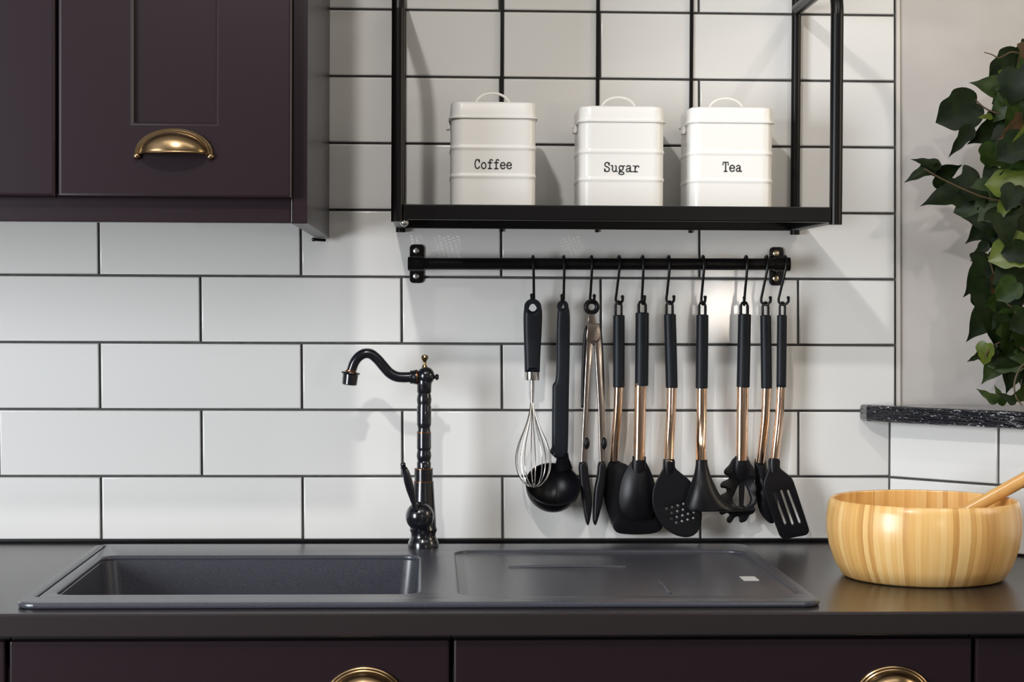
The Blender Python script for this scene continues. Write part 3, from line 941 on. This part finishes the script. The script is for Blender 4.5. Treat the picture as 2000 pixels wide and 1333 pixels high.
# 5 solid spoon
u = std('solid_spoon', 'solid black oval spoon with straight copper shaft in front of the broad turner', 'spoon', 1254, 592, [(1254.5, 612), (1254.3, 690), (1254, 753)], 13.2, [(1251.8, 749), (1251, 820), (1250, 899)], 11.6, 0.0)
o = [(1241, 900), (1232, 908), (1220, 930), (1212.5, 958), (1212, 985), (1220, 1006), (1235, 1018), (1251, 1021), (1267, 1016), (1280, 1002), (1286, 980), (1284, 955), (1277, 931), (1267, 909), (1260, 900)]
obj('head', dish(u.L2(o), 0.011, 0.004, 0.004), 'nylon', u.t)
obj('collar', sweep(B(), [u.L(1250.2, 892), u.L(1250, 901, 0.0), u.L(1249.7, 914, 0.0005), u.L(1249.5, 930, 0.001)], [u.m(13.2), u.m(13.6), u.m(14.5), u.m(13)], 20, flat=0.6), 'nylon', u.t)
# 6 perforated skimmer
u = std('perforated_skimmer', 'black skimmer spoon with small holes and curved copper shaft', 'skimmer', 1307.5, 593, [(1308.5, 615), (1311, 690), (1313, 757)], 11.8, [(1313, 753), (1311.5, 810), (1308, 860), (1305.5, 902)], 9.6, -0.016)
o = [(1295.5, 897), (1293, 915), (1283, 934), (1274.5, 957), (1274, 985), (1283, 1011), (1300, 1032), (1322, 1045), (1345, 1048), (1362, 1038), (1370, 1015), (1369, 985), (1360, 957), (1346, 937), (1328, 922), (1318, 912), (1315.5, 897)]
holes = []
ca, sa = math.cos(R2D(28)), math.sin(R2D(28))
for i in range(-3, 4):
    for j in range(-4, 5):
        x, y = (i + (0.5 if j % 2 else 0)) * 12.5, j * 11.0
        if (x / 31) ** 2 + (y / 44) ** 2 < 1 and y > -8:
            hx, hy = 1323 + x * ca + y * sa * 0.9, 986 + y * ca - x * sa * 0.5
            holes.append([(hx + 2.3 * math.cos(a * math.pi / 4), hy + 2.3 * math.sin(a * math.pi / 4)) for a in range(8)])
bm = plate(u.L2([(p.x, p.y) for p in cr([(a, b, 0) for a, b in o], 4, True)]), 0.004, 0.0012, [u.L2(h) for h in holes])
cx0, cz0 = u.L(1322, 980)[0], u.L(1322, 980)[2]
for v in bm.verts:
    q = ((v.co.x - cx0) / u.m(50)) ** 2 + ((v.co.z - cz0) / u.m(70)) ** 2
    v.co.y += -0.017
obj('head', bm, 'nylon', u.t)
obj('collar', sweep(B(), [u.L(1305.5, 896, -0.0155), u.L(1305.5, 910, -0.0165), u.L(1306, 925, -0.016)], [u.m(11), u.m(11), u.m(8)], 16, flat=0.7), 'nylon', u.t)
# 7 bell-headed utensil
u = std('bell_head_masher', 'black utensil with flared bell-shaped head and copper shaft', 'masher', 1371.5, 594, [(1372, 616), (1371.8, 690), (1371.5, 758)], 12, [(1372, 754), (1370.5, 820), (1367, 870), (1364.5, 902)], 10.2, -0.036)
rings = []
for py, xa, xb in ((895, 1354, 1376), (905, 1353.5, 1377), (920, 1351, 1381), (940, 1345, 1389), (958, 1339, 1398), (972, 1335, 1408), (982, 1332, 1419), (987, 1331.5, 1427), (991, 1333, 1429), (993, 1340, 1422)):
    hw = (xb - xa) / 2
    dep = min(hw * 0.85, 24)
    ring = []
    for j in range(28):
        a = 2 * math.pi * j / 28
        ring.append(u.L((xa + xb) / 2 + hw * math.cos(a), py - (0.03 * hw * math.cos(a) if py > 975 else 0), -0.038 - dep / u.s * math.sin(a)))
    rings.append(ring)
obj('head', loft(B(), rings), 'nylon', u.t)
# 8 spaghetti server
u = std('spaghetti_server', 'black toothed spaghetti server with straight copper shaft', 'pasta server', 1453.5, 594, [(1454.5, 615), (1453.5, 690), (1452.5, 756)], 13, [(1451.5, 752), (1451, 820), (1450.5, 900)], 11.6, 0.0)
o = [(1437, 895), (1427, 909), (1417.5, 919), (1417, 927), (1424, 932), (1424, 937), (1412, 941), (1406.5, 947), (1409, 953), (1419, 955), (1420, 962), (1408, 967), (1402, 974), (1404, 981), (1415, 983), (1417, 990), (1408, 995), (1405, 1001), (1411, 1006), (1422, 1003), (1427, 1008), (1421, 1015), (1424, 1022), (1431, 1022), (1438, 1013), (1446, 1011), (1447.5, 1020), (1452, 1023), (1461, 1019), (1467, 1008), (1474, 1004), (1478, 996), (1475, 990), (1479, 984), (1480, 972), (1476, 966), (1480, 960), (1479, 948), (1475, 942), (1476, 937), (1479, 930), (1476, 917), (1470, 907), (1461, 895)]
h1 = [(1446, 948), (1440, 960), (1433.5, 976), (1435, 983), (1444, 991), (1447, 988)]
h2 = [(1458, 948), (1464, 960), (1469, 976), (1467, 984), (1460, 992), (1456, 988)]
bm = plate(u.L2([(p.x, p.y) for p in cr([(a, b, 0) for a, b in o], 3, True)]), 0.006, 0.0022, [u.L2(h1), u.L2(h2)])
for v in bm.verts:
    q = (v.co.x - u.L(1450, 0)[0]) / u.m(48)
    v.co.y += 0.004 - 0.018 * q * q * (1 if v.co.z < u.L(0, 930)[2] else 0.2)
obj('head', bm, 'nylon', u.t, ang=0.9)
obj('collar', sweep(B(), [u.L(1450.5, 892), u.L(1450.3, 903, 0.0), u.L(1450, 920, 0.001), u.L(1450, 940, 0.003)], [u.m(13), u.m(14), u.m(17), u.m(10)], 20, flat=0.55), 'nylon', u.t)
# 9 deep spoon behind the slotted turner
u = std('deep_spoon', 'black spoon with curved copper shaft, head tucked behind the slotted turner', 'spoon', 1495, 595, [(1495.5, 617), (1497, 690), (1498.3, 758)], 10.8, [(1498.3, 754), (1496.5, 820), (1492.5, 870), (1489.5, 905)], 8.6, 0.012)
o = [(1480.5, 900), (1480.5, 935), (1482, 970), (1490, 1002), (1504, 1021), (1516, 1026), (1526, 1012), (1525, 980), (1516, 945), (1505, 918), (1499, 900)]
obj('head', dish(u.L2(o), 0.008, 0.004, 0.016), 'nylon', u.t)
# 10 slotted turner
u = std('slotted_turner', 'black slotted turner with three slots and curved copper shaft', 'spatula', 1528, 595, [(1527.5, 617), (1527.3, 690), (1527, 756)], 9.8, [(1526.5, 752), (1523, 820), (1517, 870), (1512.5, 904)], 8.6, -0.008)
o = [(1501, 897), (1500.5, 915), (1496, 928), (1491, 944), (1493, 962), (1505, 998), (1518, 1033), (1525, 1048), (1535, 1052), (1555, 1049), (1575, 1045), (1581, 1037), (1579, 1027), (1566, 988), (1551, 943), (1544, 931), (1529, 919), (1523, 912), (1521.5, 897)]
slots = []
for xa, ya, xb, yb_ in ((1512, 962, 1534, 1022), (1526, 958, 1548.5, 1023), (1539, 958, 1562.5, 1020)):
    slots.append([(xa - 2, ya + 1), (xa, ya - 2), (xa + 2.2, ya), (xb + 2.2, yb_ - 1), (xb, yb_ + 2), (xb - 2.2, yb_)])
bm = plate(u.L2([(p.x, p.y) for p in cr([(a, b, 0) for a, b in o], 3, True)]), 0.005, 0.0016, [u.L2(s) for s in slots])
bmesh.ops.translate(bm, verts=bm.verts, vec=(0, -0.010, 0))
obj('head', bm, 'nylon', u.t, ang=0.8)
obj('collar', sweep(B(), [u.L(1512.5, 896, -0.0078), u.L(1511.5, 908, -0.009), u.L(1512, 922, -0.01)], [u.m(10.4), u.m(10.4), u.m(8)], 16, flat=0.75), 'nylon', u.t)

# ================================================================== FAUCET
FD = 0.118
fb_ = at(826, 1060, FD)
fs = ppm(fb_)
fa = thing('faucet', 'black traditional faucet with curved spout and side lever behind the sink', 'faucet', (fb_.x, -FD, ZC + RIM))
fz0 = ZC + RIM
class FF:
    @staticmethod
    def L(px, py, dy=0.0):
        p = at(px, py, FD)
        return (p.x - fb_.x, dy, p.z - fz0)
L = FF.L
m_ = lambda v: v / fs
xc = L(827.5, 900)[0]
zz = lambda py: L(827, py)[2]
prof = [(30, 1066), (30, 1060), (27.5, 1055), (25, 1050), (24, 1042), (26, 1038), (27, 1034), (25, 1029), (24.5, 1015), (21.5, 975), (19.5, 941)]
z_bot = zz(1066)
obj('base', lathe(B(), [(m_(r), max(zz(y), 0.0) if i else 0.0) for i, (r, y) in enumerate(prof)], 32, (xc, 0, 0)), 'faucet', fa)
obj('collar', lathe(B(), [(m_(r), zz(y)) for r, y in ((16, 941), (18, 940), (18.2, 917), (17.5, 915), (14, 914))], 32, (xc, 0, 0)), 'faucet', fa)
prof = [(13.8, 914), (14, 904), (12.5, 901), (13.5, 897), (14.6, 891), (14, 885), (12.8, 880), (13.8, 877), (14.2, 875), (14.0, 848), (13.8, 845), (12.2, 840), (12.6, 834), (14.2, 829), (14, 826), (14.2, 822), (14.0, 795), (13, 791), (13.6, 788), (14.6, 781), (13.6, 774), (12.4, 769), (13.9, 766), (14.2, 752), (15, 748), (14, 742)]
obj('column', lathe(B(), [(m_(r), zz(y)) for r, y in prof], 32, (xc + m_(0.5), 0, 0)), 'faucet', fa)
for y in (916, 845, 941):
    obj('edge_ring', lathe(B(), [(m_(13.9 if y == 845 else 17.8), zz(y + 1)), (m_(14.4 if y == 845 else 18.8 if y == 916 else 19.8), zz(y + .6)), (m_(14.4 if y == 845 else 18.8 if y == 916 else 19.8), zz(y - .6)), (m_(13.9 if y == 845 else 17.8), zz(y - 1))], 32, (xc, 0, 0)), 'faucet_edge', fa)
hd = B()
ball(hd, L(831.5, 735), m_(17.5), m_(17.5), m_(18.5), 24)
head = obj('head', hd, 'faucet', fa)
zf = lambda py: L(829.5, py)[2]
obj('finial', lathe(B(), [(m_(r), zf(y)) for r, y in ((6, 719), (4.2, 714), (3, 709), (3.6, 706), (6.2, 702), (7.2, 698.5), (6, 695), (2.5, 693.2))], 18, (L(829.5, 700)[0], 0, 0)), 'brass', head)
xk = lambda px: L(px, 736)[0]
obj('side_knob', lathe(B(), [(m_(4), xk(845)), (m_(3.6), xk(850)), (m_(6), xk(851.5)), (m_(6.6), xk(854)), (m_(4), xk(857))], 18, (0, 0, L(850, 737)[2]), 'X'), 'faucet', head)
pts = cr([L(822, 737), L(806, 737), L(788, 737.5), (L(774, 736)), L(761, 729), L(749, 716), L(737, 702), L(724, 692), L(711, 691.5), L(699, 699), L(691, 711), L(686, 726)], 6)
spout = obj('spout', sweep(B(), pts, [m_(10.6), m_(9.6)], 20), 'faucet', fa)
obj('spout_collar', lathe(B(), [(m_(10), xk(800)), (m_(13), xk(801)), (m_(13.5), xk(808)), (m_(14.5), xk(810)), (m_(14.5), xk(814)), (m_(12), xk(818))], 24, (0, 0, L(810, 737)[2]), 'X'), 'faucet', spout)
obj('edge_ring', lathe(B(), [(m_(14), xk(813)), (m_(15), xk(813.5)), (m_(15), xk(815)), (m_(14), xk(815.5))], 24, (0, 0, L(810, 737)[2]), 'X'), 'faucet_edge', spout)
t = lathe(bmesh.new(), [(m_(r), m_(z)) for r, z in ((9, 4), (11, 3), (18, 1.5), (18.6, 0), (18, -1.5), (15.3, -3), (14.6, -22), (13, -23.5), (11.5, -23), (11, -18))], 26)
bm = B()
merge(bm, t, Matrix.Translation(L(685, 729)) @ Matrix.Rotation(R2D(6), 4, 'Y'))
obj('aerator', bm, 'faucet', spout)
bm = B()
t = lathe(bmesh.new(), [(m_(9.5), m_(5.5)), (m_(10.8), m_(5.2)), (m_(10.8), m_(3.6)), (m_(9.5), m_(3))], 24)
merge(bm, t, Matrix.Translation(L(685, 729)) @ Matrix.Rotation(R2D(6), 4, 'Y'))
obj('edge_ring', bm, 'faucet_edge', spout)
# valve ball with lever
bm = B()
ball(bm, L(820, 1005, -0.028), m_(27.5), m_(27.5), m_(28.5), 28)
sweep(bm, [L(826, 1006, -0.002), L(823, 1006, -0.018)], m_(21), 24)
valve = obj('valve_ball', bm, 'faucet', fa)
lv = [(813, 990), (809, 978), (806, 966), (802, 950), (798, 934), (794, 918), (791, 910), (789.5, 906)]
rv = [5.5, 4.6, 6.0, 8.0, 8.4, 7.0, 5.2, 4.4]
pts = cr([L(a, b, -0.045 - 0.012 * i / 7) for i, (a, b) in enumerate(lv)], 4)
rad = []
for i in range(len(pts)):
    f = i / 4
    k = min(int(f), len(rv) - 2)
    rad.append(m_(rv[k] + (rv[k + 1] - rv[k]) * (f - k)))
bm = sweep(B(), pts, rad, 16)
ball(bm, L(788.3, 901.5, -0.0575), m_(5.4), n=14)
lathe(bm, [(m_(6.4), -m_(1.2)), (m_(7.2), 0), (m_(6.4), m_(1.2))], 16, L(790, 908, -0.057))
obj('lever', bm, 'faucet', valve)

# ================================================================== SILL, PLANT
SX = 1.146
P_ = [(SX, -0.0065), (SX + 0.004, -0.030), (SX + 0.604, -0.630), (2.398, -0.630), (2.398, -0.0065)]
bm = plate(P_, 0.025, 0.004, up='Z')
o = obj('window_sill', bm, 'sill_paint', None, (0, 0, ZS0 + 0.0127), ang=0.7)
struct(o)
o['label'] = 'black gloss painted wooden sill board'

ZSILL = ZS0 + 0.0254
pp = at(2105, 780, 0.125)
pot_x = pp.x
iv = thing('ivy_plant', 'bushy artificial ivy trailing over the black sill', 'plant', (pot_x, -0.125, ZSILL))
obj('pot', lathe(B(), [(0.042, 0), (0.045, 0.002), (0.056, 0.085), (0.06, 0.088), (0.06, 0.1), (0.055, 0.1), (0.053, 0.085), (0.02, 0.084)], 28), 'nylon', iv)
obj('soil', lathe(B(), [(0.052, 0.083), (0.05, 0.09), (0.015, 0.093)], 20), 'soil', iv)
def leaf_mesh(kind, bend):
    if kind == 0:      # five-lobed ivy leaf, base at 0, tip at x=1
        o = [(0, 0), (-0.12, 0.13), (-0.10, 0.32), (0.10, 0.52), (0.23, 0.35), (0.40, 0.31), (0.62, 0.20), (0.81, 0.07), (1.0, 0.0)]
    elif kind == 1:    # slim young leaf
        o = [(0, 0), (0.03, 0.10), (0.16, 0.22), (0.30, 0.22), (0.45, 0.15), (0.64, 0.13), (0.82, 0.05), (1.0, 0.0)]
    else:              # broad, blunt leaf
        o = [(0, 0), (-0.08, 0.20), (0.08, 0.42), (0.34, 0.50), (0.50, 0.40), (0.72, 0.36), (0.88, 0.16), (1.0, 0.0)]
    bm = bmesh.new()
    def P(x, y):
        return (x, y, -bend * x * x * 0.5 + abs(y) * 0.22 - 0.35 * bend * y * y)
    sm = [(p.x, p.y) for p in cr([(x, y, 0) for x, y in o], 3)]
    mid = [bm.verts.new(P(min(max(x, 0.0), 1.0), 0)) for x, y in sm]
    for s in (1, -1):
        half = [bm.verts.new(P((x + min(max(x, 0.0), 1.0)) / 2, s * y * 0.5)) for x, y in sm]
        edge = [bm.verts.new(P(x, s * y)) for x, y in sm]
        for p, q in ((mid, half), (half, edge)):
            for i in range(len(sm) - 1):
                f = (p[i], q[i], q[i + 1], p[i + 1])
                bm.faces.new(f if s < 0 else f[::-1])
    bmesh.ops.remove_doubles(bm, verts=bm.verts, dist=1e-4)
    bmesh.ops.dissolve_degenerate(bm, dist=1e-5, edges=bm.edges)
    for f in bm.faces:
        f.smooth = True
    me = bpy.data.meshes.new('leaf')
    bm.to_mesh(me)
    bm.free()
    return me
LM = {}
for c in ('leaf_dark', 'leaf_mid', 'leaf_light', 'leaf_brown'):
    for k in range(3):
        for b in (0.25, 0.7):
            me = leaf_mesh(k, b)
            me.materials.append(MATS[c])
            LM[(c, k, b)] = me
leaves = []
def leaf(px, py, d, size, ang, kind, c, tiltx=None, tilty=None, bend=None):
    """px,py: middle of the leaf; size in pixels; ang: direction of the tip in the picture (0 right, 90 up)"""
    me = LM[('leaf_' + c, kind, bend or random.choice((0.25, 0.7)))]
    p = at(px, py, d)
    s = size / ppm(p)
    tx = random.uniform(-0.5, 0.5) if tiltx is None else tiltx
    ty = random.uniform(-0.45, 0.45) if tilty is None else tilty
    M = Matrix.Rotation(R2D(90), 4, 'X') @ Matrix.Rotation(R2D(ang), 4, 'Z') @ Matrix.Rotation(tx, 4, 'X') @ Matrix.Rotation(ty, 4, 'Y')
    o = bpy.data.objects.new('leaf', me)
    col.objects.link(o)
    o.parent = iv
    base = p - (M @ Vector((s * 0.45, 0, 0)))
    o.matrix_local = Matrix.Translation(base - Vector(iv.location)) @ M @ Matrix.Diagonal((s, s, s, 1))
    leaves.append(base - Vector(iv.location))
# the leaves that stand out against the wall
for a in ((1872, 218, .13, 86, 205, 2, 'dark', .1, .1), (1935, 168, .14, 76, 165, 0, 'mid', .2, .1), (1968, 135, .13, 80, 215, 2, 'dark', .1, -.1), (1985, 112, .12, 60, 200, 0, 'dark'),
          (1924, 262, .13, 72, 215, 0, 'dark', -.2, .1), (1880, 272, .14, 74, 235, 1, 'dark', .1, 0), (1936, 303, .14, 52, 262, 2, 'mid', .2, .2), (1926, 228, .15, 34, 190, 1, 'light'),
          (1955, 215, .15, 70, 225, 0, 'mid'), (1962, 250, .14, 72, 205, 2, 'dark'), (1975, 190, .15, 70, 230, 2, 'mid'), (1985, 235, .16, 80, 250, 0, 'mid'), (1985, 285, .13, 80, 255, 2, 'dark'),
          (1812, 318, .13, 62, 158, 1, 'dark', .5, .1), (1800, 336, .13, 72, 208, 1, 'dark', .4, 0), (1852, 336, .12, 62, 20, 0, 'dark', .5, 0), (1838, 383, .13, 72, 190, 0, 'dark', .55, 0), (1872, 374, .12, 88, 200, 0, 'dark', .4, 0),
          (1900, 362, .11, 74, 150, 1, 'dark', .2, 0), (1915, 395, .13, 92, 195, 2, 'mid', .2, .1), (1967, 360, .16, 76, 175, 2, 'light', .3, .1), (1956, 415, .17, 62, 245, 1, 'light', .2, 0),
          (1935, 335, .12, 60, 120, 0, 'dark'), (1915, 432, .13, 64, 165, 0, 'dark', .2, .1), (1915, 450, .12, 72, 225, 0, 'dark', 0, .1), (1950, 448, .14, 80, 230, 2, 'dark', .2, .1), (1914, 490, .13, 52, 228, 1, 'dark', .2, 0),
          (1972, 492, .17, 80, 200, 2, 'light', .3, .1), (1985, 440, .15, 70, 260, 0, 'mid'), (1985, 400, .14, 70, 220, 0, 'dark'),
          (1912, 545, .14, 84, 235, 0, 'dark', .1, .1), (1922, 575, .14, 66, 265, 2, 'dark', .1, .1), (1945, 558, .15, 58, 262, 1, 'brown', 0, 0), (1975, 545, .15, 78, 250, 2, 'dark', .1, 0), (1940, 520, .13, 60, 200, 2, 'dark'),
          (1918, 630, .14, 88, 235, 0, 'dark', .15, .1), (1945, 642, .14, 78, 275, 0, 'dark', -.1, .1), (1966, 598, .15, 78, 250, 0, 'dark', .1, .1), (1980, 630, .15, 66, 285, 2, 'mid'), (1990, 618, .16, 44, 265, 1, 'brown'),
          (1906, 698, .14, 36, 210, 1, 'dark', 0, 0), (1922, 690, .15, 44, 245, 2, 'light', .8, .2), (1938, 722, .14, 66, 235, 0, 'mid', .2, 0), (1965, 700, .15, 72, 200, 2, 'mid', .3, 0), (1978, 732, .15, 74, 255, 0, 'dark', .2, 0), (1990, 690, .15, 56, 230, 0, 'dark'),
          (1930, 774, .15, 50, 145, 1, 'mid', .2, 0), (1953, 774, .15, 46, 112, 1, 'mid', .2, 0), (1968, 778, .16, 44, 150, 1, 'dark', .2, 0), (1990, 775, .16, 46, 200, 0, 'mid')):
    leaf(*a)
for k in range(120):
    px = 1960 + abs(random.gauss(0, 1)) * 75
    py = random.uniform(120, 745)
    if px > 2165 or (px < 1985 and 505 < py < 530):
        continue
    leaf(max(px, 1962 + 16 * math.sin(py / 37.0)), py, random.uniform(0.09, 0.19), random.uniform(48, 80), random.choice((random.uniform(185, 300), random.uniform(-100, 40))) if px > 2040 else random.uniform(190, 285), random.choice((0, 0, 2)), random.choice(('dark', 'dark', 'dark', 'mid', 'mid', 'light' if random.random() < .25 else 'dark', 'brown' if random.random() < .3 else 'dark')))
def lp(px, py, d):
    return at(px, py, d) - Vector(iv.location)
top = [(2105, 640), (2090, 560), (2070, 430), (2050, 300), (2030, 180), (2005, 105)]
stems = [[(0, 0, 0.085)] + [tuple(lp(a, b, .135)) for a, b in top],
         [(0.01, 0, 0.085)] + [tuple(lp(a, b, .14)) for a, b in ((2100, 560), (2060, 430), (1990, 400), (1920, 385), (1850, 355), (1805, 330))],
         [(0, 0.01, 0.085)] + [tuple(lp(a, b, .145)) for a, b in ((2105, 500), (2060, 330), (1990, 240), (1930, 215), (1905, 195))],
         [(-0.02, 0, 0.088)] + [tuple(lp(a, b, .15)) for a, b in ((2060, 640), (2020, 590), (1975, 600), (1950, 560), (1930, 500))],
         [(-0.03, 0, 0.088)] + [tuple(lp(a, b, .155)) for a, b in ((2050, 690), (2010, 690), (1985, 672), (1958, 668), (1935, 680), (1922, 700))],
         [(-0.03, 0.01, 0.088)] + [tuple(lp(a, b, .16)) for a, b in ((2040, 720), (2000, 712), (1982, 745), (1984, 775), (1996, 792))]]
for s in stems:
    obj('stem', sweep(B(), cr(s, 5), [0.0022, 0.0011], 6), 'stem', iv)
s = [lp(a, b, .13) for a, b in ((2010, 108), (1992, 104), (1975, 102), (1962, 108), (1950, 113), (1938, 107), (1922, 102))]
obj('tendril', sweep(B(), cr(s, 4), [0.0022, 0.0006], 6), 'stem', iv)

# ================================================================== WOODEN BOWL
bc = at(1803, 1060, 0.372)
BS = ppm(bc)
bo = thing('salad_bowl', 'round bamboo salad bowl on the worktop with a spoon inside', 'bowl', (bc.x, -0.372, ZC + 0.0006))
r = lambda v: v / BS
HB = 0.104
out = [(0.078, 0.0), (0.100, 0.0), (0.1065, 0.003), (0.116, 0.020), (0.1235, 0.042), (0.127, 0.062), (0.1272, 0.078), (0.1250, 0.094), (0.1225, HB - 0.001), (0.1212, HB)]
inn = [(0.1185, HB - 0.0005), (0.1180, HB - 0.002), (0.1192, 0.085), (0.1195, 0.066), (0.112, 0.035), (0.098, 0.016), (0.06, 0.0095), (0.01, 0.009)]
obj('wall', lathe(B(), out + inn, 72), 'bamboo', bo, ang=0.9).rotation_euler = (0, 0, R2D(200))
# spoon leaning in the bowl
sa_, sb_ = at(1893, 996, 0.355), at(2035, 918, 0.37)
sp = thing('wooden_spoon', 'pale wooden spoon resting in the bamboo bowl', 'spoon', sa_)
dvec = (sb_ - sa_)
bm = B()
pts = [dvec * t - Vector((0, 0, 0.0)) for t in (-0.92, -0.5, 0.0, 0.6, 1.2, 1.35)]
sweep(bm, cr(pts, 4), [0.0075, 0.0105], 16, flat=0.8)
obj('handle', bm, 'spoon_wood', sp)
e = dvec.normalized()
bm = B()
ball(bm, (0, 0, 0), 0.034, 0.021, 0.006, 18)
me_o = obj('spoon_bowl', bm, 'spoon_wood', sp)
me_o.location = dvec * -1.06
me_o.rotation_euler = e.to_track_quat('X', 'Z').to_euler()
